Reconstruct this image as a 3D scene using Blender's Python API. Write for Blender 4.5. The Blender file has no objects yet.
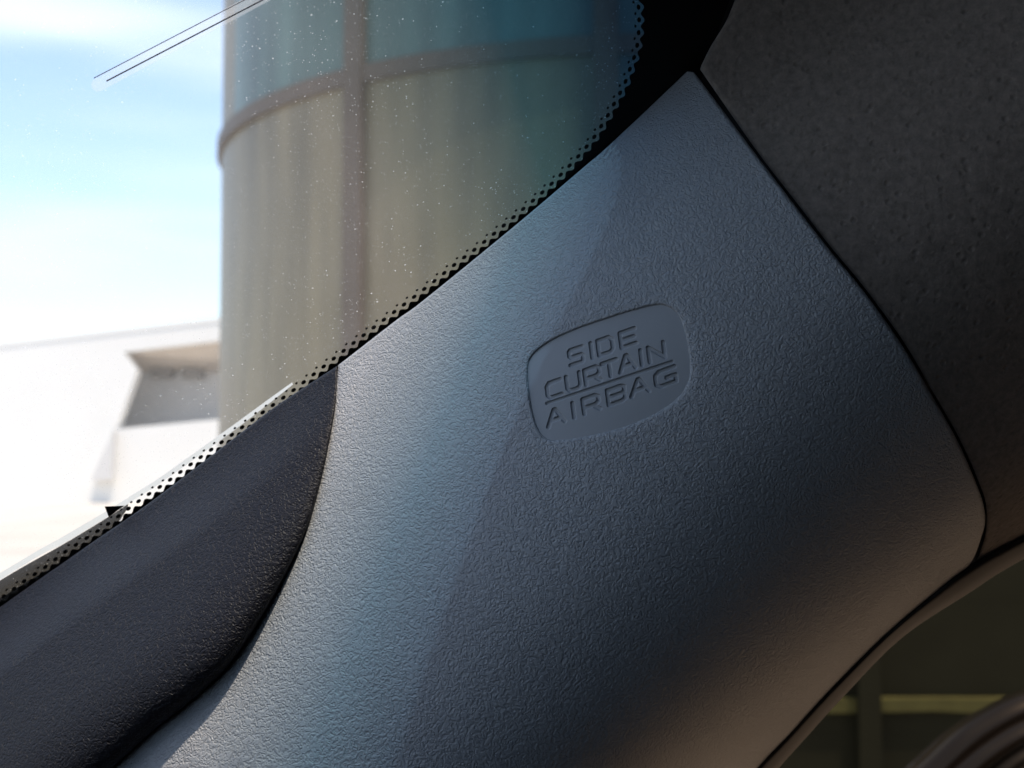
import bpy, math
import numpy as np
from mathutils import Vector, Matrix

# ------------------------------------------------------------------ camera, sky, sun, exposure
SC = bpy.context.scene
F = 1280.0                                   # focal length in pixels (45 mm on 36 mm, 1024 px)
PITCH = math.radians(3.0)
CAM = np.array([0.0, 0.0, 1.2])
cam_d = bpy.data.cameras.new('camera')
cam_d.lens, cam_d.sensor_width = 45.0, 36.0
cam_d.clip_start, cam_d.clip_end = 0.01, 2000.0
cam_d.dof.use_dof = True
cam_d.dof.focus_distance = 0.266
cam_d.dof.aperture_fstop = 26.0
cam = bpy.data.objects.new('camera', cam_d)
SC.collection.objects.link(cam)
cam.location = CAM
cam.rotation_euler = (math.radians(90) + PITCH, 0, 0)
SC.camera = cam

SUN = Vector((0.15, -0.15, 0.97)).normalized()     # towards the sun
w = bpy.data.worlds.new('World')
SC.world = w
w.use_nodes = True
nt = w.node_tree
nt.nodes.clear()
out = nt.nodes.new('ShaderNodeOutputWorld')
bg = nt.nodes.new('ShaderNodeBackground')
sky = nt.nodes.new('ShaderNodeTexSky')
sky.sky_type = 'NISHITA'
sky.sun_disc = False
sky.sun_elevation = math.asin(SUN.z)
sky.sun_rotation = math.atan2(SUN.x, SUN.y)
sky.dust_density = 1.0
tc = nt.nodes.new('ShaderNodeTexCoord')
mp = nt.nodes.new('ShaderNodeMapping')
mp.inputs['Scale'].default_value = (1.0, 1.0, 5.0)
mp.inputs['Location'].default_value = (0.35, 0.1, -0.06)
no = nt.nodes.new('ShaderNodeTexNoise')
no.inputs['Scale'].default_value = 1.9
no.inputs['Detail'].default_value = 3.0
no.inputs['Roughness'].default_value = 0.45
rp = nt.nodes.new('ShaderNodeMapRange')
rp.interpolation_type = 'SMOOTHSTEP'
rp.inputs['From Min'].default_value = 0.43
rp.inputs['From Max'].default_value = 0.74
mx = nt.nodes.new('ShaderNodeMix')
mx.data_type = 'RGBA'
mx.inputs['B'].default_value = (4.1, 4.6, 5.3, 1)       # cloud radiance, same unit as the sky
nt.links.new(tc.outputs['Generated'], mp.inputs['Vector'])
nt.links.new(mp.outputs['Vector'], no.inputs['Vector'])
nt.links.new(no.outputs['Fac'], rp.inputs['Value'])
nt.links.new(rp.outputs['Result'], mx.inputs['Factor'])
nt.links.new(sky.outputs['Color'], mx.inputs['A'])
nt.links.new(mx.outputs['Result'], bg.inputs['Color'])
bg.inputs['Strength'].default_value = 0.11
nt.links.new(bg.outputs['Background'], out.inputs['Surface'])

sun_d = bpy.data.lights.new('sun', 'SUN')
sun_d.energy = 2.5
sun_d.angle = math.radians(0.7)
sun_d.color = (1.0, 0.87, 0.71)
sun = bpy.data.objects.new('sun', sun_d)
SC.collection.objects.link(sun)
sun.rotation_euler = SUN.to_track_quat('Z', 'Y').to_euler()

SC.view_settings.view_transform = 'Standard'
SC.view_settings.look = 'None'
SC.view_settings.gamma = 1.0
SC.view_settings.use_curve_mapping = False
SC.view_settings.exposure = 1.45
SC.cycles.max_bounces = 10
SC.cycles.diffuse_bounces = 5
SC.cycles.transparent_max_bounces = 16
SC.cycles.caustics_reflective = False
SC.cycles.caustics_refractive = False

# ------------------------------------------------------------------ geometry helpers
CP, SP = math.cos(PITCH), math.sin(PITCH)

def P(u, v, d):
    """the place in the car that lies d metres ahead of the lens under picture position (u, v)"""
    u, v, d = np.broadcast_arrays(np.asarray(u, float), np.asarray(v, float), np.asarray(d, float))
    x = (u - 512.0) / F * d
    y = (384.0 - v) / F * d
    return np.stack([CAM[0] + x, CAM[1] + d * CP - y * SP, CAM[2] + d * SP + y * CP], -1)

def catmull(pts, n):
    """smooth curve through pts, resampled to n points evenly spaced"""
    p = np.asarray(pts, float)
    p = np.vstack([2 * p[0] - p[1], p, 2 * p[-1] - p[-2]])
    o = []
    for i in range(1, len(p) - 2):
        t = np.linspace(0, 1, 40, endpoint=False)[:, None]
        a, b, c, d = p[i - 1], p[i], p[i + 1], p[i + 2]
        o.append(.5 * (2 * b + (c - a) * t + (2 * a - 5 * b + 4 * c - d) * t ** 2 + (3 * b - a - 3 * c + d) * t ** 3))
    o.append(p[-2][None])
    o = np.vstack(o)
    return resample(o, n)

def resample(o, n):
    L = np.r_[0, np.cumsum(np.hypot(*np.diff(o, axis=0).T))]
    q = np.linspace(0, L[-1], n)
    return np.stack([np.interp(q, L, o[:, k]) for k in range(o.shape[1])], 1)

def curve_len(o):
    return np.hypot(*np.diff(o, axis=0).T).sum()

def new_mesh(name, verts, faces, mat, parent=None, smooth=True):
    verts = np.asarray(verts, float).reshape(-1, 3)
    me = bpy.data.meshes.new(name)
    if isinstance(faces, np.ndarray):
        nf, k = faces.shape
        me.vertices.add(len(verts)); me.vertices.foreach_set('co', verts.ravel())
        me.loops.add(nf * k); me.loops.foreach_set('vertex_index', faces.ravel().astype(np.int32))
        me.polygons.add(nf); me.polygons.foreach_set('loop_start', np.arange(0, nf * k, k, dtype=np.int32))
        me.update(calc_edges=True); me.validate()
    else:
        me.from_pydata([tuple(p) for p in verts], [], faces); me.update()
    me.polygons.foreach_set('use_smooth', [smooth] * len(me.polygons))
    o = bpy.data.objects.new(name, me)
    me.materials.append(mat)
    SC.collection.objects.link(o)
    if parent is not None:
        o.parent = parent
        o.matrix_parent_inverse = parent.matrix_world.inverted()
    return o

def grid_faces(nr, nc):
    i = np.arange((nr - 1) * (nc - 1))
    r, c = i // (nc - 1), i % (nc - 1)
    a = r * nc + c
    return np.stack([a, a + nc, a + nc + 1, a + 1], 1)

def seg_dist(U, V, poly, closed=False):
    d = np.full(U.shape, 1e9)
    n = len(poly)
    for i in range(n if closed else n - 1):
        ax, ay = poly[i]; bx, by = poly[(i + 1) % n]
        dx, dy = bx - ax, by - ay
        t = np.clip(((U - ax) * dx + (V - ay) * dy) / (dx * dx + dy * dy + 1e-12), 0, 1)
        d = np.minimum(d, np.hypot(U - ax - t * dx, V - ay - t * dy))
    return d

def inside(U, V, poly):
    r = np.zeros(U.shape, bool)
    n = len(poly)
    for i in range(n):
        ax, ay = poly[i]; bx, by = poly[(i + 1) % n]
        if ay == by: continue
        c = (ay > V) != (by > V)
        r ^= c & (U < (bx - ax) * (V - ay) / (by - ay) + ax)
    return r

def sstep(a, b, x):
    t = np.clip((x - a) / (b - a), 0, 1)
    return t * t * (3 - 2 * t)

def tagged(o, label=None, cat=None, group=None, kind=None):
    if label: o['label'] = label
    if cat: o['category'] = cat
    if group: o['group'] = group
    if kind: o['kind'] = kind
    return o

def empty(name, loc):
    o = bpy.data.objects.new(name, None)
    o.empty_display_size = 0.1
    SC.collection.objects.link(o)
    o.location = loc
    bpy.context.view_layer.update()
    return o

def box(x0, x1, y0, y1, z0, z1):
    v = [(x, y, z) for x in (x0, x1) for y in (y0, y1) for z in (z0, z1)]
    f = [(0, 1, 3, 2), (4, 6, 7, 5), (0, 4, 5, 1), (2, 3, 7, 6), (0, 2, 6, 4), (1, 5, 7, 3)]
    return v, f

def prism(poly_xz, y0, y1):
    """polygon in the XZ plane given depth along Y"""
    n = len(poly_xz)
    v = [(x, y0, z) for x, z in poly_xz] + [(x, y1, z) for x, z in poly_xz]
    f = [tuple(range(n)), tuple(range(2 * n - 1, n - 1, -1))]
    f += [(i, i + n, (i + 1) % n + n, (i + 1) % n) for i in range(n)]
    return v, f

# ------------------------------------------------------------------ materials
def mat(name):
    m = bpy.data.materials.new(name)
    m.use_nodes = True
    n = m.node_tree
    return m, n, n.nodes['Principled BSDF']

def node(n, kind, **kw):
    x = n.nodes.new(kind)
    for k, v in kw.items():
        if k in x.inputs: x.inputs[k].default_value = v
        else: setattr(x, k, v)
    return x

def plain(name, col, rough=0.6, spec=0.5, var=0.0, scale=20.0, metallic=0.0):
    m, n, b = mat(name)
    b.inputs['Base Color'].default_value = (*col, 1)
    b.inputs['Roughness'].default_value = rough
    b.inputs['Specular IOR Level'].default_value = spec
    b.inputs['Metallic'].default_value = metallic
    if var:
        t = node(n, 'ShaderNodeTexCoord')
        x = node(n, 'ShaderNodeTexNoise', Scale=scale, Detail=5.0)
        r = node(n, 'ShaderNodeMapRange')
        r.inputs['To Min'].default_value = 1 - var
        r.inputs['To Max'].default_value = 1 + var
        mu = node(n, 'ShaderNodeVectorMath', operation='SCALE')
        mu.inputs[0].default_value = col
        n.links.new(t.outputs['Object'], x.inputs['Vector'])
        n.links.new(x.outputs['Fac'], r.inputs['Value'])
        n.links.new(r.outputs['Result'], mu.inputs['Scale'])
        n.links.new(mu.outputs['Vector'], b.inputs['Base Color'])
    return m

def grained(name, col, rough, spec, scale, dist, strength=1.0, fine=0.3):
    """moulded plastic with a leather-like grain of short wandering ridges"""
    m, n, b = mat(name)
    b.inputs['Roughness'].default_value = rough
    b.inputs['Specular IOR Level'].default_value = spec
    t = node(n, 'ShaderNodeTexCoord')
    a = node(n, 'ShaderNodeTexNoise', Scale=scale, Detail=1.0, Roughness=0.5, Distortion=1.1)
    n.links.new(t.outputs['Object'], a.inputs['Vector'])
    r = node(n, 'ShaderNodeMapRange', interpolation_type='SMOOTHSTEP')
    r.inputs['From Min'].default_value = 0.30; r.inputs['From Max'].default_value = 0.62
    n.links.new(a.outputs['Fac'], r.inputs['Value'])
    c = node(n, 'ShaderNodeTexNoise', Scale=scale * 2.3, Detail=2.0)
    n.links.new(t.outputs['Object'], c.inputs['Vector'])
    mm = node(n, 'ShaderNodeMath', operation='MULTIPLY_ADD')
    mm.inputs[1].default_value = fine
    n.links.new(c.outputs['Fac'], mm.inputs[0]); n.links.new(r.outputs['Result'], mm.inputs[2])
    bu = node(n, 'ShaderNodeBump', Strength=strength, Distance=dist)
    n.links.new(mm.outputs[0], bu.inputs['Height'])
    n.links.new(bu.outputs['Normal'], b.inputs['Normal'])
    # faint uneven tone of the moulding, and dust caught in the grain
    d = node(n, 'ShaderNodeTexNoise', Scale=60.0, Detail=4.0)
    n.links.new(t.outputs['Object'], d.inputs['Vector'])
    r2 = node(n, 'ShaderNodeMapRange')
    r2.inputs['To Min'].default_value = 0.9; r2.inputs['To Max'].default_value = 1.1
    n.links.new(d.outputs['Fac'], r2.inputs['Value'])
    mu = node(n, 'ShaderNodeVectorMath', operation='SCALE')
    mu.inputs[0].default_value = col
    n.links.new(r2.outputs['Result'], mu.inputs['Scale'])
    n.links.new(mu.outputs['Vector'], b.inputs['Base Color'])
    return m

M_PILLAR = grained('grey_grained_plastic', (0.335, 0.345, 0.37), 0.40, 0.5, 1400, 0.00015)
M_BADGE = grained('grey_smooth_plastic', (0.325, 0.335, 0.36), 0.48, 0.45, 1500, 0.000008, 0.5)
M_DARK = grained('navy_black_grained_plastic', (0.006, 0.006, 0.011), 0.5, 0.26, 1300, 0.00013)
M_FRIT = plain('black_ceramic_paint', (0.006, 0.006, 0.007), 0.5, 0.3)
M_SEAL = plain('brown_black_rubber', (0.026, 0.019, 0.017), 0.55, 0.4, 0.2, 300)
M_LINING = plain('charcoal_cabin_lining', (0.013, 0.012, 0.012), 0.8, 0.2, 0.15, 30)

def fabric():
    m, n, b = mat('brown_grey_headliner_fabric')
    b.inputs['Roughness'].default_value = 0.95
    b.inputs['Specular IOR Level'].default_value = 0.1
    b.inputs['Sheen Weight'].default_value = 0.25
    t = node(n, 'ShaderNodeTexCoord')
    a = node(n, 'ShaderNodeTexNoise', Scale=620, Detail=5.0, Roughness=0.7)
    f2 = node(n, 'ShaderNodeTexNoise', Scale=1500, Detail=3.0)
    v = node(n, 'ShaderNodeTexVoronoi', Scale=430)
    for x in (a, f2, v): n.links.new(t.outputs['Object'], x.inputs['Vector'])
    pit = node(n, 'ShaderNodeMapRange', interpolation_type='SMOOTHSTEP')
    pit.inputs['From Min'].default_value = 0.05; pit.inputs['From Max'].default_value = 0.35
    n.links.new(v.outputs['Distance'], pit.inputs['Value'])
    mm = node(n, 'ShaderNodeMath', operation='MULTIPLY_ADD'); mm.inputs[1].default_value = 1.4
    n.links.new(a.outputs['Fac'], mm.inputs[0]); n.links.new(pit.outputs['Result'], mm.inputs[2])
    m3 = node(n, 'ShaderNodeMath', operation='MULTIPLY_ADD'); m3.inputs[1].default_value = 0.5
    n.links.new(f2.outputs['Fac'], m3.inputs[0]); n.links.new(mm.outputs[0], m3.inputs[2])
    bu = node(n, 'ShaderNodeBump', Strength=1.0, Distance=0.00016)
    n.links.new(m3.outputs[0], bu.inputs['Height'])
    n.links.new(bu.outputs['Normal'], b.inputs['Normal'])
    cr = node(n, 'ShaderNodeMapRange')
    cr.inputs['From Min'].default_value = 0.3; cr.inputs['From Max'].default_value = 0.7
    cr.inputs['To Min'].default_value = 0.72; cr.inputs['To Max'].default_value = 1.28
    n.links.new(a.outputs['Fac'], cr.inputs['Value'])
    mu = node(n, 'ShaderNodeVectorMath', operation='SCALE')
    mu.inputs[0].default_value = (0.225, 0.185, 0.16)
    pm = node(n, 'ShaderNodeMapRange'); pm.inputs['To Min'].default_value = .88
    n.links.new(pit.outputs['Result'], pm.inputs['Value'])
    pk = node(n, 'ShaderNodeMath', operation='MULTIPLY')
    n.links.new(cr.outputs['Result'], pk.inputs[0]); n.links.new(pm.outputs['Result'], pk.inputs[1])
    n.links.new(pk.outputs[0], mu.inputs['Scale'])
    n.links.new(mu.outputs['Vector'], b.inputs['Base Color'])
    return m
M_FABRIC = fabric()

# ------------------------------------------------------------------ where the car's surfaces lie
def S_(u, v): return (u - 340) * .6 + (v - 362) * .8          # picture px across the pillar, from the windshield edge
def T_(u, v): return (u - 340) * .8 - (v - 362) * .6          # picture px along the pillar, upwards
PX = 0.000219
_sg = np.arange(-1200, 1600.0)
_tg = np.arange(-1200, 2001, 50.0)
def _table(head):
    rows = []
    for t_ in _tg:
        sp = _sg + .2 * np.clip(t_, -350, 520)
        ph = np.interp(sp, [-10, 30, 60, 200, 320, 420, 500, 800], [46, 45, 42, 25, 9, -14, -33, -40])
        ph = ph - np.interp(_sg, [420, 480, 525, 575], [0, 10, 34, 50])
        ph = np.convolve(np.pad(np.maximum(ph, -82), 30, mode='edge'), np.ones(61) / 61, 'valid')
        b0 = np.cumsum(np.tan(np.radians(ph))) * PX
        b0 -= np.interp(0, _sg, b0)
        if head:
            bl = np.clip((_sg + 20) / 120, 0, 1); bl = bl * bl * (3 - 2 * bl)
            bh = np.cumsum(np.tan(np.radians(4 * (1 - bl) + ph * bl))) * PX
            b0 = bh + np.interp(300, _sg, b0) - np.interp(300, _sg, bh)
        rows.append(b0)
    return np.array(rows)
_TB, _TH = _table(False), _table(True)
def _look(tab, u, v):
    fs = np.clip(S_(u, v) - _sg[0], 0, len(_sg) - 1.001)
    ft = np.clip((T_(u, v) - _tg[0]) / 50.0, 0, len(_tg) - 1.001)
    i, j = np.floor(ft).astype(int), np.floor(fs).astype(int)
    a, b = ft - i, fs - j
    return (tab[i, j] * (1 - a) * (1 - b) + tab[i + 1, j] * a * (1 - b) + tab[i, j + 1] * (1 - a) * b + tab[i + 1, j + 1] * a * b)
def d_pillar(u, v):
    return .285 - 4e-5 * T_(u, v) - _look(_TB, u, v)
def d_head(u, v):
    return .285 - 4e-5 * T_(u, v) - _look(_TH, u, v) + .0025
KT, KS, D0 = 1.25e-4, 6.4e-4, .2925
def d_glass(u, v):
    return D0 / (1 + KT * T_(u, v) - KS * S_(u, v))
def G(u, v, lift=0.0):
    """a place on the inner face of the windshield; lift > 0 is towards the cabin"""
    return P(u, v, d_glass(u, v)) - np.asarray(lift)[..., None] * N_OUT if np.ndim(lift) else P(u, v, d_glass(u, v)) - lift * N_OUT
_a, _b, _c = P(340, 362, d_glass(340, 362)), P(640, 137, d_glass(640, 137)), P(100, 100, d_glass(100, 100))
E_UP = (_b - _a) / np.linalg.norm(_b - _a)
N_OUT = np.cross(_b - _a, _c - _a); N_OUT /= np.linalg.norm(N_OUT)
if N_OUT[1] < 0: N_OUT = -N_OUT
CAR_LEFT = np.array([-.5, -.85, .05]); CAR_LEFT -= CAR_LEFT.dot(N_OUT) * N_OUT; CAR_LEFT /= np.linalg.norm(CAR_LEFT)
REAR = np.array([.85, -.5, 0.0]); REAR /= np.linalg.norm(REAR)

# ------------------------------------------------------------------ the car
car = tagged(empty('car', (0, 0, 0)), 'grey car interior seen from inside, pillar trim lettered SIDE CURTAIN AIRBAG', 'car')

EDGE = [(-420, 905), (0, 607), (58.6, 566), (97.7, 538.6), (136.7, 512), (179.7, 480), (240, 433.5), (279, 404),
        (338, 365.5), (396, 320.5), (424, 300), (517.7, 223.5), (584, 167), (604, 150), (657.7, 99.6), (687, 71.5)]
SPLIT = [(338, 366), (336.5, 404), (330.5, 441), (322, 480), (307.5, 529), (285, 577.5), (255, 630), (225, 671),
         (187.5, 705), (150, 735), (116, 766), (60, 812), (-40, 890)]
HEAD = [(694, 72), (752.5, 150), (790, 199), (827.5, 247.5), (861, 288), (900, 342), (931, 394), (957, 440), (974, 478),
        (983, 503), (985, 522), (981, 538), (975, 555), (967, 569)]
SILL = [(967, 569), (932.5, 596), (884, 637.5), (827.5, 694), (790, 735), (764, 762), (715, 818), (660, 890)]

def panel(name, A, B, nr, nc, depth, material, skirt_a=0.003, skirt_b=0.003, ra=4.0, rb=4.0, extra=None, roll=None):
    """moulded sheet between picture curves A and B, edges rounded and turned back"""
    wv = np.linspace(0, 1, nc)[None, :]
    U = A[:, :1] * (1 - wv) + B[:, :1] * wv
    V = A[:, 1:] * (1 - wv) + B[:, 1:] * wv
    W = np.hypot(*(B - A).T)[:, None]
    D = depth(U, V)
    for dist, r in ((wv * W, ra), ((1 - wv) * W, rb)):
        x = np.clip(dist / r, 0, 1)
        D = D + r * PX * (1 - np.sqrt(np.maximum(1 - (1 - x) ** 2, 0)))
    if roll is not None:                        # a swollen lip along B: height, width in px
        x = np.clip((1 - wv) * W / roll[1], 0, 1)
        D = D - roll[0] * (.3 + .7 * sstep(390, 720, V)) * np.sqrt(np.maximum(1 - (1 - x) ** 2, 0)) * sstep(0, 60, wv * W)
    if extra is not None: D = D + extra(U, V)
    co = P(U, V, D)
    def back(col, k):
        return P(U[:, col], V[:, col], D[:, col] + k)[:, None, :]
    co = np.concatenate([back(0, skirt_a), co, back(-1, skirt_b)], 1)
    return new_mesh(name, co, grid_faces(nr, nc + 2), material, car)

# -- badge outline
OUTL = [(556, 439.5), (575, 437.5), (605, 431.5), (632, 423), (656, 412), (674, 400), (684, 388), (689, 374), (688, 352), (683.5, 330), (678, 316),
        (670, 308.5), (658, 305.5), (632, 311.5), (605, 320), (580, 328.5), (556, 339), (540, 349), (531, 359), (528.5, 371), (530.2, 392), (533.5, 412), (537.5, 425), (542, 433.5), (548, 438)]
_o = np.array(OUTL + OUTL[:3], float)
OUTL_S = catmull(_o, 160)
_n = len(OUTL)
_full = catmull(np.array(OUTL[-2:] + OUTL + OUTL[:3], float), 300)
# keep one turn of the closed curve
_i0 = np.argmin(np.hypot(*(_full - OUTL[0]).T[:2])[:80]); _i1 = 150 + np.argmin(np.hypot(*(_full[150:] - OUTL[0]).T))
OUTL_S = _full[_i0:_i1]
def sd_badge(U, V):
    sd = np.full(U.shape, 50.0)
    k = (U > 505) & (U < 712) & (V > 285) & (V < 460)
    d = seg_dist(U[k], V[k], OUTL_S, True)
    sd[k] = np.where(inside(U[k], V[k], OUTL_S), -d, d)
    return sd
def recess(U, V):
    sd = sd_badge(U, V)
    return .0013 * (1 - sstep(-1.6, 2.4, sd)) + .00012 * (1 - sstep(2, 11, sd))

nr, nc = 640, 430
A = np.vstack([catmull(EDGE[8:][::-1], 400), (catmull(SPLIT, 500) + np.linspace(0, 1, 500)[:, None].clip(0, .1) * 10 * np.array([-7, -3]))[1:]])
A = resample(A, nr)
Bc = resample(np.vstack([catmull(HEAD, 400), catmull(SILL, 300)[1:]]), nr)
# let the rows run straight across the pillar
la, lb = curve_len(A), curve_len(Bc)
pillar = panel('pillar_trim', A, Bc, nr, nc, d_pillar, M_PILLAR, 0.004, 0.004, 3.0, 5.0, recess)
pillar['label'] = 'grey grained plastic pillar trim'

# -- badge plate with engraved letters
FONT = {
 'S': [[(1, 0), (.1, 0), (0, .1), (0, .4), (.1, .5), (.9, .5), (1, .6), (1, .9), (.9, 1), (0, 1)]],
 'I': [[(0, 0), (0, 1)]],
 'D': [[(0, 0), (.8, 0), (1, .2), (1, .8), (.8, 1), (0, 1), (0, 0)]],
 'E': [[(1, 0), (0, 0), (0, 1), (1, 1)], [(0, .5), (.9, .5)]],
 'C': [[(1, 0), (.2, 0), (0, .2), (0, .8), (.2, 1), (1, 1)]],
 'U': [[(0, 0), (0, .8), (.2, 1), (.8, 1), (1, .8), (1, 0)]],
 'R': [[(0, 1), (0, 0), (.8, 0), (1, .15), (1, .45), (.8, .6), (0, .6)], [(.6, .6), (1, 1)]],
 'T': [[(0, 0), (1, 0)], [(.5, 0), (.5, 1)]],
 'A': [[(0, 1), (.45, 0), (.55, 0), (1, 1)], [(.2, .66), (.8, .66)]],
 'N': [[(0, 1), (0, 0), (1, 1), (1, 0)]],
 'B': [[(0, 0), (.8, 0), (1, .1), (1, .4), (.85, .5), (0, .5)], [(.85, .5), (1, .6), (1, .9), (.8, 1), (0, 1), (0, 0)]],
 'G': [[(1, 0), (.2, 0), (0, .2), (0, .8), (.2, 1), (1, 1), (1, .55), (.55, .55)]]}
ROWS = [(180, 500, .345, [('S', 218, 290), ('I', 338, 338), ('D', 375, 452), ('E', 498, 578)]),
        (350, 400, .36, [('C', 95, 170), ('U', 203, 275), ('R', 303, 382), ('T', 398, 478), ('A', 490, 575), ('I', 610, 610), ('N', 653, 735)]),
        (563, 240, .36, [('A', 95, 185), ('I', 238, 238), ('R', 293, 378), ('B', 428, 520), ('A', 552, 648), ('G', 690, 798)])]
glyphs = []
for y0, x0, sl, row in ROWS:
    for ch, xa, xb in row:
        strokes = []
        for st in FONT[ch]:
            pts = []
            for fx, fy in st:
                x = xa + (xb - xa) * fx
                y = y0 + (x0 - x) * sl + 80 * fy
                x += 10.5 * fy
                pts.append((530 + x / 5.488 - .9, 300 + y / 5.488 + .4))
            strokes.append(pts)
        glyphs.append(('letter', ch, strokes))
glyphs.append(('dividing_line', '', [[(546.8, 403.4), (672.2, 361.4)]]))

st = .4
ug, vg = np.arange(524, 694, st), np.arange(301, 443, st)
U, V = np.meshgrid(ug, vg)
sd = sd_badge(U, V)
FL = .00060
depth_off = np.full(U.shape, FL) - .00010 * sstep(-14, -1, sd) * 0
owner = np.full(U.shape, -1)
best = np.full(U.shape, 1e9)
for gi, (_k, _c, strokes) in enumerate(glyphs):
    d = np.full(U.shape, 1e9)
    for s_ in strokes: d = np.minimum(d, seg_dist(U, V, s_))
    d = d * (1.35 if _k != 'letter' else 1.0)
    k = d < best
    best[k] = d[k]; owner[k] = gi
depth_off = depth_off + .00042 * (1 - sstep(1.35, 2.35, best))
owner[best > 2.7] = -1
co = P(U, V, d_pillar(U, V) + depth_off).reshape(-1, 3)
fa = grid_faces(len(vg), len(ug))
fin = (sd.ravel()[fa] < 1.6).all(1)
fown = owner.ravel()[fa[:, 0]]
def submesh(name, sel, m, parent):
    f = fa[sel]
    idx, inv = np.unique(f, return_inverse=True)
    return new_mesh(name, co[idx], inv.reshape(f.shape), m, parent)
badge = submesh('badge', fin & (fown == -1), M_BADGE, pillar)
badge['label'] = 'smooth sunken plate lettered SIDE CURTAIN AIRBAG'
for gi, (k, ch, _s) in enumerate(glyphs):
    o = submesh(k, fin & (fown == gi), M_BADGE, pillar)
    if ch: o['label'] = 'engraved letter ' + ch

# -- dark lower trim
dt_edge = catmull(EDGE[:9][::-1], 420)
dt_split = catmull(SPLIT + [(-260, 1060)], 420)
dark = panel('lower_trim', dt_edge, dt_split + np.array([-.8, -.2]), 420, 260, lambda u, v: d_pillar(u, v) - .0006, M_DARK, 0.004, 0.006, 3.0, 3.0, None, (.0110, 80.0))
dark['label'] = 'navy black grained trim panel below the windshield edge'

# -- headliner
HA = np.vstack([catmull([(960, -620), (850, -300), (773, -90), (735, 0), (726, 21.5), (710.4, 47), (700.6, 67)], 260),
                catmull([(700.6, 67), (757, 148), (794.5, 197), (832, 245.5), (865.5, 286), (904.5, 340), (935, 392), (961, 438), (978, 476), (987, 501), (988, 524), (985, 541), (979, 556), (969, 570)], 300)[1:]])
HA = resample(HA, 420)
HA[:, 0] -= 1.5 * (HA[:, 1] > 66); HA[:, 1] += 1.0 * (HA[:, 1] > 66)
t = np.linspace(0, 1, 420)[:, None]
HB = np.array([[1500, -620]]) * (1 - t) + np.array([[1500, 318]]) * t
head = panel('headliner', HA, HB, 420, 220, d_head, M_FABRIC, 0.006, 0.0, 5.0, 1.0)
head['label'] = 'brown grey felt headliner'

# -- windshield
corner = P(640, -10, d_glass(640, -10))
up_right = corner + E_UP * .10
pl = [up_right - N_OUT * 0, up_right + CAR_LEFT * 1.35, up_right + CAR_LEFT * 1.35 - E_UP * 1.1, up_right - E_UP * 1.1]
# strip of extra glass under the trim, towards the door
UNDER = np.cross(N_OUT, E_UP)
if UNDER.dot(CAR_LEFT) > 0: UNDER = -UNDER
pl[0] = pl[0] + UNDER * .05; pl[3] = pl[3] + UNDER * .05

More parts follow.
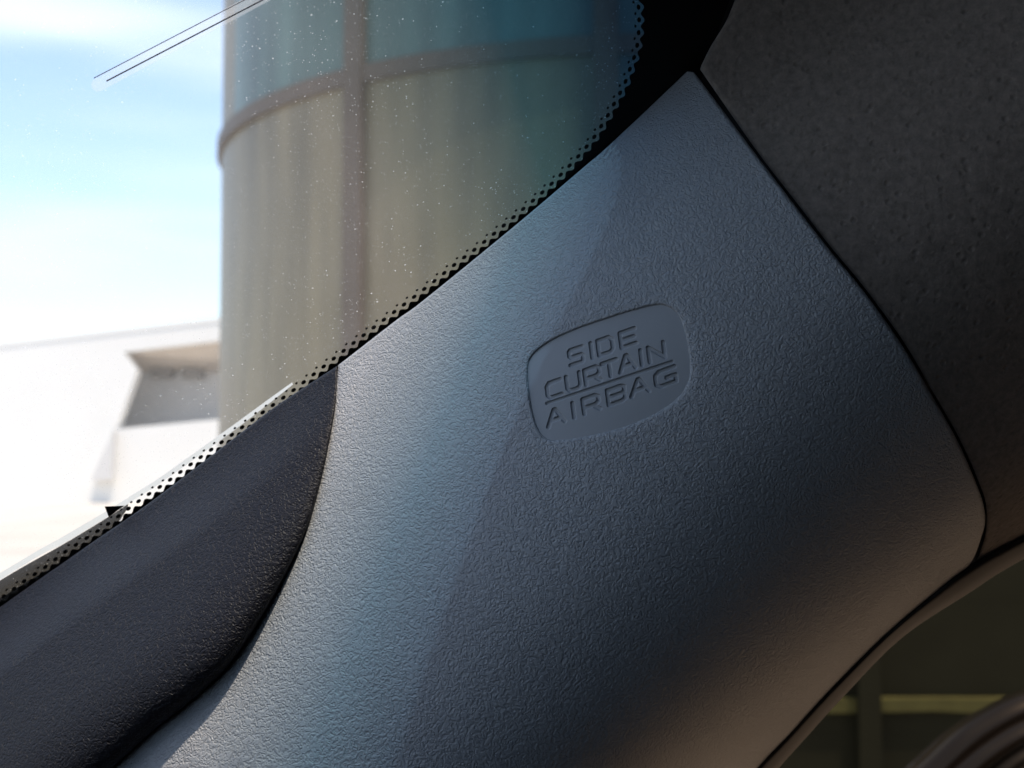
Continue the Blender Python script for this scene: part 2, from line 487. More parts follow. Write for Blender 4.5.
def windshield_glass():
    m, n, b = mat('dusty_windshield_glass')
    n.nodes.remove(b)
    o = n.nodes['Material Output']
    t = node(n, 'ShaderNodeTexCoord')
    def noise(scale, detail=3.0):
        x = node(n, 'ShaderNodeTexNoise', Scale=scale, Detail=detail)
        n.links.new(t.outputs['Object'], x.inputs['Vector']); return x
    # shade band: blue tint of the glass growing towards the top edge
    g0, g1 = P(345, 110, d_glass(345, 110)), P(640, 40, d_glass(640, 40))
    g2 = P(430, 300, d_glass(430, 300)) - P(325, 40, d_glass(325, 40)); g2 /= np.linalg.norm(g2)
    ax = np.cross(N_OUT, g2); ax /= np.linalg.norm(ax)
    if ax.dot(g1 - g0) < 0: ax = -ax
    L = ax.dot(g1 - g0)
    sub = node(n, 'ShaderNodeVectorMath', operation='SUBTRACT'); sub.inputs[1].default_value = tuple(g0)
    n.links.new(t.outputs['Object'], sub.inputs[0])
    dt = node(n, 'ShaderNodeVectorMath', operation='DOT_PRODUCT'); dt.inputs[1].default_value = tuple(ax)
    n.links.new(sub.outputs['Vector'], dt.inputs[0])
    mr = node(n, 'ShaderNodeMapRange', interpolation_type='LINEAR')
    mr.inputs['From Min'].default_value = -.08 * L; mr.inputs['From Max'].default_value = .95 * L
    n.links.new(dt.outputs['Value'], mr.inputs['Value'])
    tint = node(n, 'ShaderNodeValToRGB')
    cr = tint.color_ramp
    cr.elements[0].position, cr.elements[0].color = 0.0, (.90, .90, .895, 1)
    cr.elements[1].position, cr.elements[1].color = 1.0, (.04, .085, .15, 1)
    for pos, col in ((.22, (.60, .66, .68, 1)), (.62, (.13, .28, .375, 1))):
        e_ = cr.elements.new(pos); e_.color = col
    n.links.new(mr.outputs['Result'], tint.inputs['Fac'])
    tr = node(n, 'ShaderNodeBsdfTransparent')
    n.links.new(tint.outputs['Color'], tr.inputs['Color'])
    # dust: a thin even film, fine specks and a few flecks
    film = noise(35, 4)
    fr = node(n, 'ShaderNodeMapRange'); fr.inputs['To Min'].default_value = .035; fr.inputs['To Max'].default_value = .085
    n.links.new(film.outputs['Fac'], fr.inputs['Value'])
    acc = fr.outputs['Result']
    for scale, size, amt, rare in ((900, .16, .26, .3), (1700, .25, .15, .2), (260, .045, .3, .75), (62, .02, .45, .75)):
        v = node(n, 'ShaderNodeTexVoronoi', Scale=scale)
        w_ = node(n, 'ShaderNodeTexNoise', Scale=scale * 1.5, Detail=2.0)
        n.links.new(t.outputs['Object'], w_.inputs['Vector'])
        n.links.new(t.outputs['Object'], v.inputs['Vector'])
        sp = node(n, 'ShaderNodeSeparateColor'); n.links.new(v.outputs['Color'], sp.inputs['Color'])
        rs = node(n, 'ShaderNodeMapRange')
        rs.inputs['From Min'].default_value = rare; rs.inputs['From Max'].default_value = 1
        rs.inputs['To Max'].default_value = size
        n.links.new(sp.outputs['Red'], rs.inputs['Value'])
        wob = node(n, 'ShaderNodeMath', operation='MULTIPLY_ADD')
        wob.inputs[1].default_value = size * 1.2
        n.links.new(w_.outputs['Fac'], wob.inputs[0])
        neg = node(n, 'ShaderNodeMath', operation='SUBTRACT'); neg.inputs[1].default_value = size * .6
        n.links.new(v.outputs['Distance'], wob.inputs[2]); n.links.new(wob.outputs[0], neg.inputs[0])
        cmp_ = node(n, 'ShaderNodeMath', operation='LESS_THAN')
        n.links.new(neg.outputs[0], cmp_.inputs[0]); n.links.new(rs.outputs['Result'], cmp_.inputs[1])
        ma = node(n, 'ShaderNodeMath', operation='MULTIPLY_ADD', use_clamp=True)
        ma.inputs[1].default_value = amt * 1.6
        cl_ = noise(16 + scale * .01, 3)
        cm_ = node(n, 'ShaderNodeMapRange'); cm_.inputs['From Min'].default_value = .35; cm_.inputs['From Max'].default_value = .7
        cm_.inputs['To Min'].default_value = .35
        n.links.new(cl_.outputs['Fac'], cm_.inputs['Value'])
        mq = node(n, 'ShaderNodeMath', operation='MULTIPLY')
        n.links.new(cmp_.outputs[0], mq.inputs[0]); n.links.new(cm_.outputs['Result'], mq.inputs[1])
        n.links.new(mq.outputs[0], ma.inputs[0]); n.links.new(acc, ma.inputs[2])
        acc = ma.outputs[0]
    df = node(n, 'ShaderNodeBsdfDiffuse'); df.inputs['Color'].default_value = (.7, .69, .66, 1)
    tl = node(n, 'ShaderNodeBsdfTranslucent')
    tm = node(n, 'ShaderNodeMix', data_type='RGBA', blend_type='MULTIPLY')
    tm.inputs['Factor'].default_value = 1; tm.inputs['B'].default_value = (.98, .98, .96, 1)
    n.links.new(tint.outputs['Color'], tm.inputs['A']); n.links.new(tm.outputs['Result'], tl.inputs['Color'])
    dm = node(n, 'ShaderNodeMixShader'); dm.inputs[0].default_value = .9
    n.links.new(df.outputs[0], dm.inputs[1]); n.links.new(tl.outputs[0], dm.inputs[2])
    m1 = node(n, 'ShaderNodeMixShader')
    n.links.new(acc, m1.inputs[0]); n.links.new(tr.outputs[0], m1.inputs[1]); n.links.new(dm.outputs[0], m1.inputs[2])
    fz = node(n, 'ShaderNodeFresnel', IOR=1.18)
    gl = node(n, 'ShaderNodeBsdfGlossy', Roughness=0.02)
    m2 = node(n, 'ShaderNodeMixShader')
    n.links.new(fz.outputs[0], m2.inputs[0]); n.links.new(m1.outputs[0], m2.inputs[1]); n.links.new(gl.outputs[0], m2.inputs[2])
    n.links.new(m2.outputs[0], o.inputs['Surface'])
    return m
M_GLASS = windshield_glass()
wind = new_mesh('windshield', pl, [(0, 1, 2, 3)], M_GLASS, car, False)
wind['label'] = 'dusty tinted windshield glass'

# -- black ceramic edge of the windshield with its dots
DOTS = [(-420, 898), (-60, 640), (4, 595), (24.4, 579.8), (45, 566), (64.5, 551), (84, 538.5), (105.5, 524.5), (125, 510), (144.5, 495.8), (166, 481.5), (187.5, 465.5),
        (225, 438.5), (247, 422.5), (267, 408), (288, 393), (308, 377.6), (329, 361), (350, 344.5), (370, 329), (423, 288.7), (455, 263), (476.6, 246.7),
        (498, 229), (518.6, 211.5), (539, 194), (559.6, 174.4), (578, 155), (587, 144.5), (594.8, 134.5), (601.4, 124), (608, 113), (613.7, 102.5), (620, 91),
        (625, 80.5), (629, 69), (633, 58), (636, 47), (637.7, 36), (638.3, 25), (638.3, 14), (637, 3), (630, -12), (614, -32), (598, -65), (580, -110), (530, -300)]  # last points, out of view, bent to place the shadow edge on the trim
cur = catmull(DOTS, 6000)
tan = np.gradient(cur, axis=0); tan /= np.hypot(*tan.T)[:, None]
nor = np.stack([-tan[:, 1], tan[:, 0]], 1)             # towards the trim (lower right)
if nor[3000].dot((.6, .8)) < 0: nor = -nor
arc = np.r_[0, np.cumsum(np.hypot(*np.diff(cur, axis=0).T))]
spacing = 12.6 + 0 * arc
phase = arc / 12.7
off = 3.6 + 1.7 * np.cos(2 * np.pi * phase)
wide = np.interp(cur[:, 0], [-400, 500, 590, 640], [40, 40, 70, 130]) * np.where(cur[:, 1] < 60, 1, 1)
wide = np.where(cur[:, 1] < 150, np.maximum(wide, 130), wide)
wide = np.maximum(wide, np.interp(-cur[:, 1], [-60, 60], [130, 420]) * (cur[:, 1] < 60))  # unseen upper part widened to block stray sun beside the roof
inner = cur + nor * off[:, None]
outer = cur + nor * wide[:, None]
uv = np.stack([inner, .5 * inner + .5 * outer, outer], 1)
band = new_mesh('ceramic_band', G(uv[..., 0], uv[..., 1], .0004), grid_faces(6000, 3), M_FRIT, wind, False)
band['label'] = 'black ceramic edge band with scalloped border'

dv, dfc = [], []
def dot(c, tn, nn, a, b, k=8, tilt=0.0):
    base = len(dv)
    ang = np.arange(k) * 2 * np.pi / k + tilt
    for q in ang:
        r = 1.0
        p = c + tn * a * math.cos(q) * r + nn * b * math.sin(q) * r
        dv.append(G(p[0], p[1], .0004))
    dfc.append(tuple(range(base, base + k)))
for kx in range(int(phase[-1])):
    i = np.searchsorted(phase, kx); j = np.searchsorted(phase, kx + .5)
    if i >= len(cur) or j >= len(cur): break
    c = cur[i]
    if c[0] < -60 or c[1] < -40: continue
    dot(c, tan[i], nor[i], 2.8, 1.95)
    dot(cur[j] - nor[j] * 3.6, tan[j], nor[j], 1.6, 1.1, 6)
tagged(new_mesh('ceramic_dots', dv, dfc, M_FRIT, wind, False), kind='stuff')
# dark cowl strip outside, seen behind the dots in the lower corner
cu = catmull([(-300, 775), (-100, 646), (0, 580.5), (64.5, 543.5), (109, 516.5), (128, 504)], 80)
cl = catmull([(-300, 850), (-100, 715), (0, 640), (64.5, 590), (109, 535), (128, 508)], 80)
dg_ = lambda c: d_glass(c[:, 0], c[:, 1])
cw = np.stack([P(cu[:, 0], cu[:, 1], dg_(cu) + .0075), P(cl[:, 0], cl[:, 1], dg_(cl) + .006), P(cl[:, 0], cl[:, 1], dg_(cl) + .010), P(cu[:, 0], cu[:, 1], dg_(cu) + .0115), P(cu[:, 0], cu[:, 1], dg_(cu) + .0075)], 1)
new_mesh('cowl_strip', cw, grid_faces(80, 5), plain('dark_grey_cowl', (.055, .052, .046), .7, .3, .45, 500), wind, False)
tri = [(104.5, 505), (124.5, 504.2), (108.5, 515.5)]
new_mesh('corner_mark', [G(x, y, .0005) for x, y in tri], [(0, 1, 2)], M_FRIT, wind, False)

# -- outer moulding along the glass edge
M_MOULD = plain('pale_grey_moulding', (.36, .37, .35), .5, .5, .05, 200)
up = catmull([(-300, 755), (0, 573), (62, 537), (105.5, 511.5), (137, 492), (162, 476), (225, 431), (262, 404), (292, 382.5)], 200)
lo = catmull([(-300, 775), (0, 580), (64.5, 543), (109, 516), (137, 498), (162, 482), (225, 437), (262, 409), (293, 384.5)], 200)
ring = np.stack([P(up[:, 0], up[:, 1], d_glass(up[:, 0], up[:, 1]) + .012), P(up[:, 0], up[:, 1], d_glass(up[:, 0], up[:, 1]) + .016), P(lo[:, 0], lo[:, 1], d_glass(lo[:, 0], lo[:, 1]) + .012), P(lo[:, 0], lo[:, 1], d_glass(lo[:, 0], lo[:, 1]) + .003), P(up[:, 0], up[:, 1], d_glass(up[:, 0], up[:, 1]) + .012)], 1)
mo = new_mesh('edge_moulding', ring, grid_faces(200, 5), M_MOULD, wind, False)
mo['label'] = 'pale grey outer moulding along the windshield edge'

# -- clear film strip with two dark wires
def strip(name, pa, pb, wpx, lift, m, round_end=False):
    a, b = np.array(pa, float), np.array(pb, float)
    tn = (b - a) / np.hypot(*(b - a)); nn = np.array([-tn[1], tn[0]])
    pts = []
    if round_end:
        for q in np.linspace(math.pi / 2, 3 * math.pi / 2, 9):
            pts.append(a + (tn * math.cos(q) + nn * math.sin(q)) * wpx / 2)
    else:
        pts += [a + nn * wpx / 2, a - nn * wpx / 2]
    pts += [b - nn * wpx / 2, b + nn * wpx / 2]
    k = len(pts)
    vs = [G(p[0], p[1], lift) for p in pts] + [G(p[0], p[1], lift - .00008) for p in pts]
    f = [tuple(range(k)), tuple(range(2 * k - 1, k - 1, -1))] + [(i, (i + 1) % k, (i + 1) % k + k, i + k) for i in range(k)]
    return new_mesh(name, vs, f, m, wind, False)
m_film, n_, b_ = mat('clear_film')
n_.nodes.remove(b_)
tr_ = node(n_, 'ShaderNodeBsdfTransparent'); tr_.inputs['Color'].default_value = (.96, .96, .96, 1)
tl_ = node(n_, 'ShaderNodeBsdfTranslucent'); tl_.inputs['Color'].default_value = (.9, .9, .9, 1)
mx_ = node(n_, 'ShaderNodeMixShader'); mx_.inputs[0].default_value = .1
n_.links.new(tr_.outputs[0], mx_.inputs[1]); n_.links.new(tl_.outputs[0], mx_.inputs[2])
n_.links.new(mx_.outputs[0], n_.nodes['Material Output'].inputs['Surface'])
M_WIRE = plain('grey_wire', (.34, .33, .37), .4, .5)
strip('antenna_film', (98, 82), (340, -48), 14, .0012, m_film, True)['label'] = 'clear film strip with rounded end'
strip('antenna_wire', (93.5, 75), (340, -53), .8, .0014, M_WIRE)
strip('antenna_wire', (106, 78), (360, -54), 1.3, .0014, M_WIRE)

# -- door seal and side window
SL_IN = catmull([(1500, 318), (1180, 455), (1024, 538.5), (967, 570), (932.5, 596.5), (884, 638), (827.5, 694.5), (790, 735.5), (764, 762.5), (715, 819), (660, 891)], 300)
SL_OUT = catmull([(1500, 345), (1180, 478), (1024, 559), (970, 592.5), (902.5, 637.5), (846, 694), (805, 739), (779, 768), (730, 826), (676, 900)], 300)
wv = np.linspace(-.15, 1, 24)[None, :]
U = SL_IN[:, :1] * (1 - wv) + SL_OUT[:, :1] * wv
V = SL_IN[:, 1:] * (1 - wv) + SL_OUT[:, 1:] * wv
base = d_head(SL_IN[:, 0], SL_IN[:, 1])[:, None]
D = base - .0035 + .0065 * np.clip(wv, 0, 1) - .0016 * (1 - (2 * np.clip(wv, 0, 1) - 1) ** 4) + .004 * np.clip(wv, 0, 1) ** 6
co_ = P(U, V, D)
co_ = np.concatenate([co_, P(U[:, -1:], V[:, -1:], D[:, -1:] + .012)], 1)
new_mesh('door_seal', co_, grid_faces(300, 25), M_SEAL, car)['label'] = 'brown black rubber door seal'

w0 = P(779, 768, float(d_head(764., 762.)) + .010)
w1 = P(1024, 559, float(d_head(1024., 538.)) + .010)
wn = np.cross(w1 - w0, REAR * .5 + np.array([0, 0, -.12])); wn /= np.linalg.norm(wn)
def on_window(u, v):
    r = P(u, v, 1.0) - CAM
    return CAM + r * (wn.dot(w0 - CAM) / (r @ wn))[..., None]
m_sw, n_, b_ = mat('tinted_side_glass')
n_.nodes.remove(b_)
tr_ = node(n_, 'ShaderNodeBsdfTransparent'); tr_.inputs['Color'].default_value = (.42, .32, .23, 1)
gl_ = node(n_, 'ShaderNodeBsdfGlossy', Roughness=.03)
fz_ = node(n_, 'ShaderNodeFresnel', IOR=1.45)
mx_ = node(n_, 'ShaderNodeMixShader')
n_.links.new(fz_.outputs[0], mx_.inputs[0]); n_.links.new(tr_.outputs[0], mx_.inputs[1]); n_.links.new(gl_.outputs[0], mx_.inputs[2])
n_.links.new(mx_.outputs[0], n_.nodes['Material Output'].inputs['Surface'])
m_sw2 = m_sw.copy(); m_sw2.name = 'added_clear_side_glass'
[x for x in m_sw2.node_tree.nodes if x.type == 'BSDF_TRANSPARENT'][0].inputs['Color'].default_value = (.62, .65, .67, 1)
wu = np.vstack([SL_OUT[::6] + [-3, -3]])
pts = on_window(wu[:, 0], wu[:, 1])
low = np.stack([pts[:, 0] + .02, pts[:, 1] - .01, 0 * pts[:, 2] + .98], 1)
side = new_mesh('side_window', np.concatenate([pts, low]), [(i, i + 1, i + 1 + len(pts), i + len(pts)) for i in range(len(pts) - 1)], m_sw, car, False)
side['label'] = 'dark tinted side window'

# -- painted body of the pillar behind the trim
M_BODY = plain('dark_body_paint', (.02, .02, .022), .3, .5)
k_ = np.linspace(0, 1, 120)
ea = resample(catmull(EDGE[:][::-1], 400), 120) + np.array([6, 8])
ea = np.vstack([np.array([[960, -620], [735, -40]]), ea])
eb = np.vstack([np.array([[1500, 318], [1300, 420]]), resample(np.vstack([catmull([(1024, 548), (967, 580)], 20), catmull(SILL, 200) + np.array([6, 6]), np.array([[300, 1260]])]), 120)])
wv = np.linspace(0, 1, 12)[None, :]
U = ea[:, :1] * (1 - wv) + eb[:, :1] * wv
V = ea[:, 1:] * (1 - wv) + eb[:, 1:] * wv
Dm = np.maximum(d_pillar(U, V), d_head(U, V)) + .012
Dm = np.where(wv < .05, d_glass(U, V) + .0015, Dm)
new_mesh('pillar_body', P(U, V, Dm), grid_faces(len(ea), 12), M_BODY, car)

# -- the rest of the cabin shell: roof, rear, floor and doors close the car round the camera
def sheet(name, vs, fs, m): return new_mesh(name, vs, fs, m, car, False)
hb_top = P(1500, -620, float(d_head(1500., -620.)))
ha_top = P(960, -620, float(d_head(960., -620.)))
hb_low = P(1500, 318, float(d_head(1500., 318.)))
z_roof = max(hb_top[2], ha_top[2])
L0 = up_right; L1 = up_right + CAR_LEFT * 1.35
rv = [ha_top + [0, 0, .001], hb_top, hb_top + REAR * .5 + CAR_LEFT * .02, hb_top + REAR * .5 + CAR_LEFT * 1.35, L1 - N_OUT * .004, L0 - N_OUT * .004, L0 - N_OUT * .004 + UNDER * .06]
sheet('roof_lining', rv, [(0, 1, 2), (0, 2, 3), (0, 3, 4), (0, 4, 5), (0, 5, 6)], M_LINING)
zf = CAM[2] - .55
Rr = hb_top + REAR * .5
def drop(p, z): return np.array([p[0], p[1], z])
r1, r2 = rv[2], rv[3]
r2w = drop(r2, pl[2][2] - .05)
sheet('added_far_side_window', [L1, r2, r2w, pl[2]], [(0, 1, 2, 3)], m_sw2)  # unseen driver's side pane, added so daylight fills the pillar trim
zl = .45
rim = [pl[3]] + list(low[::-1]) + [r1, r2w, pl[2]]
nr_ = len(rim)
dvs = rim + [drop(p, zl) for p in rim] + [pts[-1], pts[0], hb_low, hb_top, r2]
q0 = 2 * nr_; iL0 = nr_ - 4; iR1 = nr_ - 3
sheet('cabin_lining', dvs, [(i, (i + 1) % nr_, (i + 1) % nr_ + nr_, i + nr_) for i in range(nr_)]
      + [tuple(range(nr_, 2 * nr_)), (0, q0, 1), (q0 + 1, q0 + 2, iL0), (iL0, q0 + 2, q0 + 3), (iL0, q0 + 3, iR1), (iR1, q0 + 4, iR1 + 1)], M_LINING)

# ------------------------------------------------------------------ outside
def ground_mat():
    return plain('pale_concrete', (.42, .405, .385), .9, .2, .25, .6)
gv = [(-400, -400, 0), (400, -400, 0), (400, 600, 0), (-400, 600, 0)]
tagged(new_mesh('ground', gv, [(0, 1, 2, 3)], ground_mat(), None, False), 'pale concrete ground outside the car', kind='structure')

# -- round glass tower
def ray_xy(u, v):
    d = P(u, v, 1.0) - CAM
    return d
TD, TR = 20.0, 20.0 * .315
TB = math.radians(5.45)
tcx, tcy = TD * math.sin(TB), TD * math.cos(TB)
tower = tagged(empty('glass_tower', (tcx, tcy, 0)), 'round tower with teal and beige glass panels and purple brown frames, behind the windshield', 'building')
def tower_angle(u, v=150.):
    d = ray_xy(u, v); a = d[0] ** 2 + d[1] ** 2
    b = -2 * (d[0] * tcx + d[1] * tcy); c = tcx ** 2 + tcy ** 2 - TR ** 2
    t = (-b - math.sqrt(max(b * b - 4 * a * c, 0))) / 2 / a
    return math.atan2(d[1] * t - tcy, d[0] * t - tcx)
a1, a2 = tower_angle(357), tower_angle(607)
bay = a2 - a1
def arc_block(name, th0, th1, r0, r1, z0, z1, m, n=8, label=None):
    th = np.linspace(th0, th1, n + 1)
    prof = [(r0, z0), (r1, z0), (r1, z1), (r0, z1)]
    vs = np.array([[(tcx + r * math.cos(q), tcy + r * math.sin(q), z) for r, z in prof] for q in th]).reshape(-1, 3)
    fs = []
    for i in range(n):
        for k in range(4):
            fs.append((i * 4 + k, i * 4 + (k + 1) % 4, i * 4 + 4 + (k + 1) % 4, i * 4 + 4 + k))
    fs += [(0, 3, 2, 1), (n * 4, n * 4 + 1, n * 4 + 2, n * 4 + 3)]
    o = new_mesh(name, vs, fs, m, tower, False)
    if label: o['label'] = label
    return o
def glazing(name, col, rough):
    m, n, b = mat(name)
    b.inputs['Roughness'].default_value = rough
    b.inputs['Specular IOR Level'].default_value = .4
    t = node(n, 'ShaderNodeTexCoord')
    mp_ = node(n, 'ShaderNodeMapping'); mp_.inputs['Scale'].default_value = (1, 1, .12)
    x = node(n, 'ShaderNodeTexNoise', Scale=2.2, Detail=3.0)
    n.links.new(t.outputs['Object'], mp_.inputs['Vector']); n.links.new(mp_.outputs['Vector'], x.inputs['Vector'])
    r = node(n, 'ShaderNodeMapRange')
    r.inputs['From Min'].default_value = .3; r.inputs['From Max'].default_value = .7
    r.inputs['To Min'].default_value = .7; r.inputs['To Max'].default_value = 1.35
    mu = node(n, 'ShaderNodeVectorMath', operation='SCALE'); mu.inputs[0].default_value = col
    n.links.new(x.outputs['Fac'], r.inputs['Value']); n.links.new(r.outputs['Result'], mu.inputs['Scale'])
    n.links.new(mu.outputs['Vector'], b.inputs['Base Color'])
    return m
M_TEAL = glazing('teal_glazing', (.055, .10, .085), .3)
M_BEIGE = glazing('beige_glazing', (.15, .118, .062), .4)
M_FRAME = plain('purple_brown_frame', (.085, .058, .038), .5, .3, .15, 3)
zr = 1.2 + .2197 * TD
levels = [0.0, zr - 4.9, zr, zr + 5.0, zr + 10]
nb = int(round(2 * math.pi / abs(bay)))
for li in range(len(levels) - 1):
    for k in range(-3, 4):
        q0, q1 = a1 + bay * k, a1 + bay * (k + 1)
        beige = (k <= 0 and li < 2) or k < -1
        o = arc_block('glass_panel', q0, q1, TR - .06, TR, levels[li] + .01, levels[li + 1] - .01, M_BEIGE if beige else M_TEAL, 12)
for z in levels[1:4]:
    o = arc_block('ring_beam', a1 - bay * 3, a1 + bay * 4, TR - .05, TR + .07, z - .10, z + .10, M_FRAME, 96)
for k in range(0, 5):
    q = a1 + bay * k
    hw = .13 / TR
    arc_block('mullion', q - hw, q + hw, TR - .04, TR + .10, 0, levels[-1], M_FRAME, 2)
arc_block('core_wall', a1 - bay * 3.2, a1 + bay * 4.2 , TR - .6, TR - .5, 0, levels[-1], plain('dark_core', (.05, .05, .05), .9), 60)

# -- white building with a shaded loggia
WD = 30.0
def wxz(u, v, y=WD):
    d = P(u, v, 1.0) - CAM
    t = y / d[1]
    return CAM[0] + d[0] * t, CAM[2] + d[2] * t
white = tagged(empty('white_building', (-10, WD, 0)), 'sunlit white building with a shaded recess under its flat roof', 'building')
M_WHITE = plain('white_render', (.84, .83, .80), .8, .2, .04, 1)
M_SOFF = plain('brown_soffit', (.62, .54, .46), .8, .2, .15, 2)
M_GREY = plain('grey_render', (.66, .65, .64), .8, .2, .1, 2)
roofl = [wxz(-700, 427), wxz(0, 347), wxz(218, 322), wxz(420, 299)]
nich = [wxz(124, 352), wxz(420, 316), wxz(420, 400), wxz(116, 429)]
elbow = wxz(137, 371)
x_r = roofl[-1][0]
# wall built round the recess
def wall_piece(poly, name='wall', y0=WD, y1=WD + .4, m=M_WHITE, label=None):
    v, f = prism(poly, y0, y1)
    o = new_mesh(name, v, f, m, white, False)
    if label: o['label'] = label
    return o
wall_piece([roofl[0], roofl[1], roofl[2], roofl[3], nich[1], nich[0], elbow, nich[3], (nich[3][0], 0), (roofl[0][0], 0)])
wall_piece([nich[3], nich[2], (nich[2][0], 0), (nich[3][0] + .005, 0)], 'parapet', label='white parapet below the recess')
wall_piece([(roofl[0][0], roofl[0][1]), (roofl[0][0], roofl[0][1] + .12), (roofl[3][0], roofl[3][1] + .12), (roofl[3][0], roofl[3][1] + .003)], 'roof_edge', WD - .015, WD + 6)
# recess: soffit, back wall, end wall
y_b = WD + 2.0
bl = [wxz(137, 372, y_b), wxz(420, 372, y_b)]
sof = [(nich[0][0] - .3, WD + .4, nich[0][1]), (nich[1][0], WD + .4, nich[1][1]), (bl[1][0], y_b, bl[1][1]), (bl[0][0] - .3, y_b, bl[0][1])]
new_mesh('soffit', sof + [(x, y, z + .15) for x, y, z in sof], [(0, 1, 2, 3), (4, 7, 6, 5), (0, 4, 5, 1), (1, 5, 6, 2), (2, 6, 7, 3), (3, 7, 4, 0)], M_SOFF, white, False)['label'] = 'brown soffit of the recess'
v, f = prism([(bl[0][0] - .5, 0), (bl[0][0] - .5, bl[0][1]), (bl[1][0], bl[1][1]), (bl[1][0], 0)], y_b, y_b + .3)
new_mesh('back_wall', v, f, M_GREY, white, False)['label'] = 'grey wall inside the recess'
ev = [(nich[0][0] - .3, WD + .4, 0), (bl[0][0] - .3, y_b, 0), (bl[0][0] - .3, y_b, bl[0][1] + .6), (nich[0][0] - .3, WD + .4, bl[0][1] + .6)]
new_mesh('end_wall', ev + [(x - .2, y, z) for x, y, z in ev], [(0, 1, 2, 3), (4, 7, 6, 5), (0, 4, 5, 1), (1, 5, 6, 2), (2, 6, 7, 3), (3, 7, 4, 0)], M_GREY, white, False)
for uu in (162, 192):
    x, z = wxz(uu, 373, y_b - .3)
    v, f = box(x - .25, x + .25, y_b - .4, y_b - .01, z - .12, z + .12)
    new_mesh('wall_lamp', v, f, plain('grey_lamp', (.22, .20, .18), .5), white, False)
wp = [wxz(90, 481, WD - .3), wxz(113, 430, WD - .3), wxz(110.5, 480, WD - .3)]  # added grey wedge, a shadow on the wall given as a solid shape
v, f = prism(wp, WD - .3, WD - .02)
new_mesh('shadow_wedge', v, f, M_GREY, white, False)['label'] = 'grey wedge standing for a shadow on the white wall'

# -- what stands beyond the side window
def at(u, v, y):
    d = P(u, v, 1.0) - CAM
    return CAM + d * (y / d[1])
M_DARKW = plain('dark_brown_boards', (.019, .024, .018), .8, .2, .3, 6)
M_HEDGE = plain('yellow_green_hedge', (.16, .19, .05), .9, .1, .5, 9)
YF = 4.2
fence = tagged(empty('board_fence', (1.0, YF, 0)), 'dark board fence with a yellow green rail, beyond the tinted side window', 'fence')
x0, x1 = at(735, 700, YF)[0], 7.0
z_slot1, z_slot0 = at(900, 697, YF)[2], at(900, 711, YF)[2]
nbd = 7
for k in range(nbd):
    za = z_slot1 + (2.55 - z_slot1) * k / nbd; zb = z_slot1 + (2.55 - z_slot1) * (k + 1) / nbd
    v, f = box(x0, x1, YF, YF + .025, za + .0, zb - .0008); new_mesh('board', v, f, M_DARKW, fence, False)
for k in range(5):
    za = z_slot0 * k / 5; zb = z_slot0 * (k + 1) / 5
    v, f = box(x0, x1, YF, YF + .025, za, zb - .0008); new_mesh('board', v, f, M_DARKW, fence, False)
for uu in (866, 1250):
    xa, xb = at(uu - 11, 700, YF)[0], at(uu + 11, 700, YF)[0]
    v, f = box(xa, xb, YF - .05, YF - .004, 0, 2.6); new_mesh('post', v, f, M_DARKW, fence, False)
# yellow green rail in the slot, a little uneven
M_RAIL = plain('worn_yellow_green_paint', (.10, .115, .05), .7, .3, .45, 14)
xs = np.linspace(x0, x1, 160)
rng = np.random.default_rng(7)
wob = np.interp(xs, np.linspace(x0, x1, 40), rng.normal(0, .0025, 40))
wo2 = np.interp(xs, np.linspace(x0, x1, 40), rng.normal(0, .0025, 40))
rz = np.stack([np.stack([xs, 0 * xs + YF - .02, z_slot1 + wob], 1), np.stack([xs, 0 * xs + YF - .02, z_slot0 + wo2], 1),
               np.stack([xs, 0 * xs + YF + .04, z_slot0 - .01 + wo2], 1), np.stack([xs, 0 * xs + YF + .04, z_slot1 + .01 + wob], 1), np.stack([xs, 0 * xs + YF - .02, z_slot1 + wob], 1)], 1)
new_mesh('rail', rz, grid_faces(160, 5), M_RAIL, fence, False)['label'] = 'worn yellow green rail'

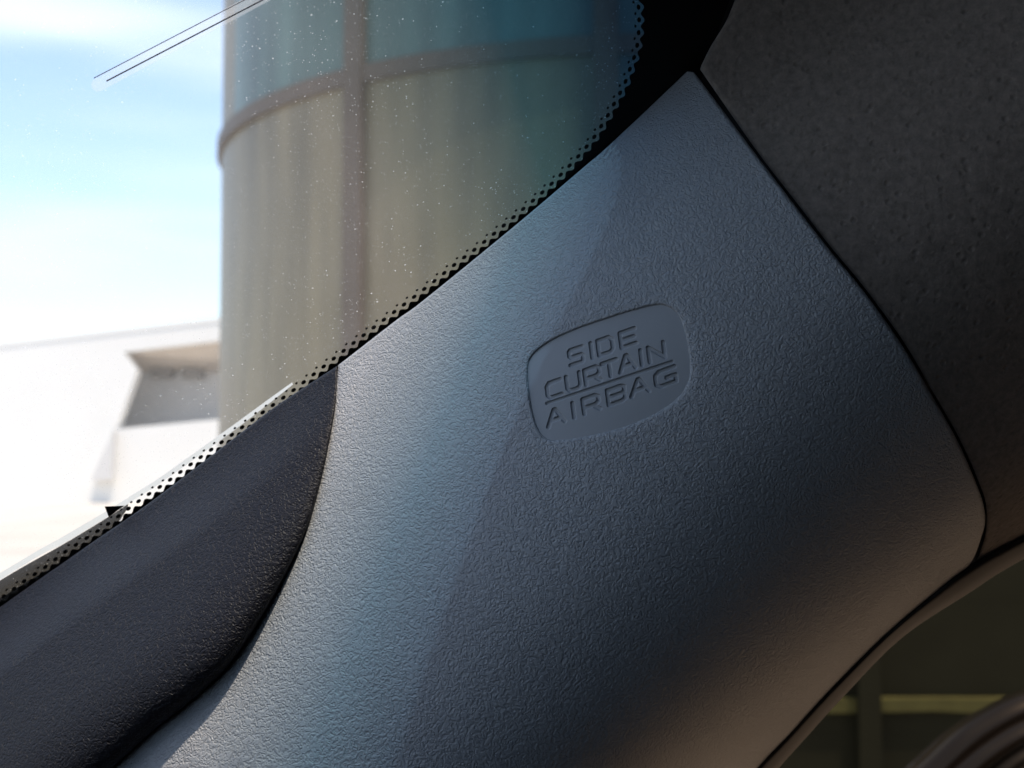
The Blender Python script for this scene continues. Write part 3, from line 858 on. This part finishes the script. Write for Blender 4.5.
# door mirror of the car outside the side window
M_CARP = plain('dark_brown_mirror_shell', (.014, .012, .011), .22, .6)
M_TRIM = plain('black_mirror_trim', (.008, .008, .008), .4, .4)
YC = .62
mirror = empty('door_mirror', at(1000, 760, YC))
mirror.parent = car
mirror['label'] = 'dark door mirror outside the side window'
def sweep(name, pix, r_, m, y=YC):
    c = catmull(pix, 60)
    ctr = np.array([at(px, py, y) for px, py in c])
    vs = []
    for i in range(60):
        t_ = ctr[min(i + 1, 59)] - ctr[max(i - 1, 0)]; t_ /= np.linalg.norm(t_)
        n1 = np.array([0, 1., 0]); n2 = np.cross(t_, n1); n2 /= np.linalg.norm(n2)
        for k in range(12):
            q = k * math.tau / 12
            vs.append(ctr[i] + r_ * (n2 * math.cos(q) + n1 * 1.5 * math.sin(q)))
    fs = [(i * 12 + k, i * 12 + (k + 1) % 12, i * 12 + 12 + (k + 1) % 12, i * 12 + 12 + k) for i in range(59) for k in range(12)]
    fs += [tuple(range(12)), tuple(range(59 * 12 + 11, 59 * 12 - 1, -1))]
    return new_mesh(name, vs, fs, m, mirror)
sweep('shell', [(870, 900), (905, 810), (945, 765), (985, 731), (1035, 706), (1120, 690), (1230, 700), (1290, 760), (1290, 900)], .0085, M_CARP)
sweep('shell_rim', [(890, 900), (925, 822), (962, 779), (1000, 748), (1042, 727), (1120, 712), (1215, 722), (1265, 775), (1265, 900)], .0065, M_CARP, YC - .012)
sweep('gasket', [(915, 900), (948, 832), (980, 794), (1012, 765), (1048, 747), (1120, 733), (1200, 742), (1240, 790), (1240, 900)], .0045, M_TRIM, YC - .02)
prof = [(at(u_, v_, YC)[0], at(u_, v_, YC)[2]) for u_, v_ in catmull([(905, 960), (908, 900), (938, 822), (974, 782), (1008, 754), (1046, 734), (1120, 719), (1200, 730), (1245, 780), (1245, 960)], 60)]
vs, fs = prism(prof, YC - .004, YC + .07)
new_mesh('housing', vs, fs, M_CARP, mirror, False)
gp = [at(u_, v_, YC - .012) for u_, v_ in ((930, 950), (952, 838), (984, 798), (1016, 768), (1050, 750), (1120, 737), (1196, 746), (1234, 792), (1234, 950))]
M_MIRR = plain('mirror_silver', (.85, .86, .87), .03, .5, 0, 1, 1.0)
gp = [p + np.array([0, -.16 * (1 - (p[0] - gp[0][0]) / (gp[-1][0] - gp[0][0])) * 0 + .22 * (p[0] - gp[3][0]) * .1, 0]) for p in gp]
new_mesh('mirror_glass', gp + [p + np.array([0, .004, 0]) for p in gp], [tuple(range(9)), tuple(range(17, 8, -1))] + [(k, (k + 1) % 9, (k + 1) % 9 + 9, k + 9) for k in range(9)], M_MIRR, mirror, False)
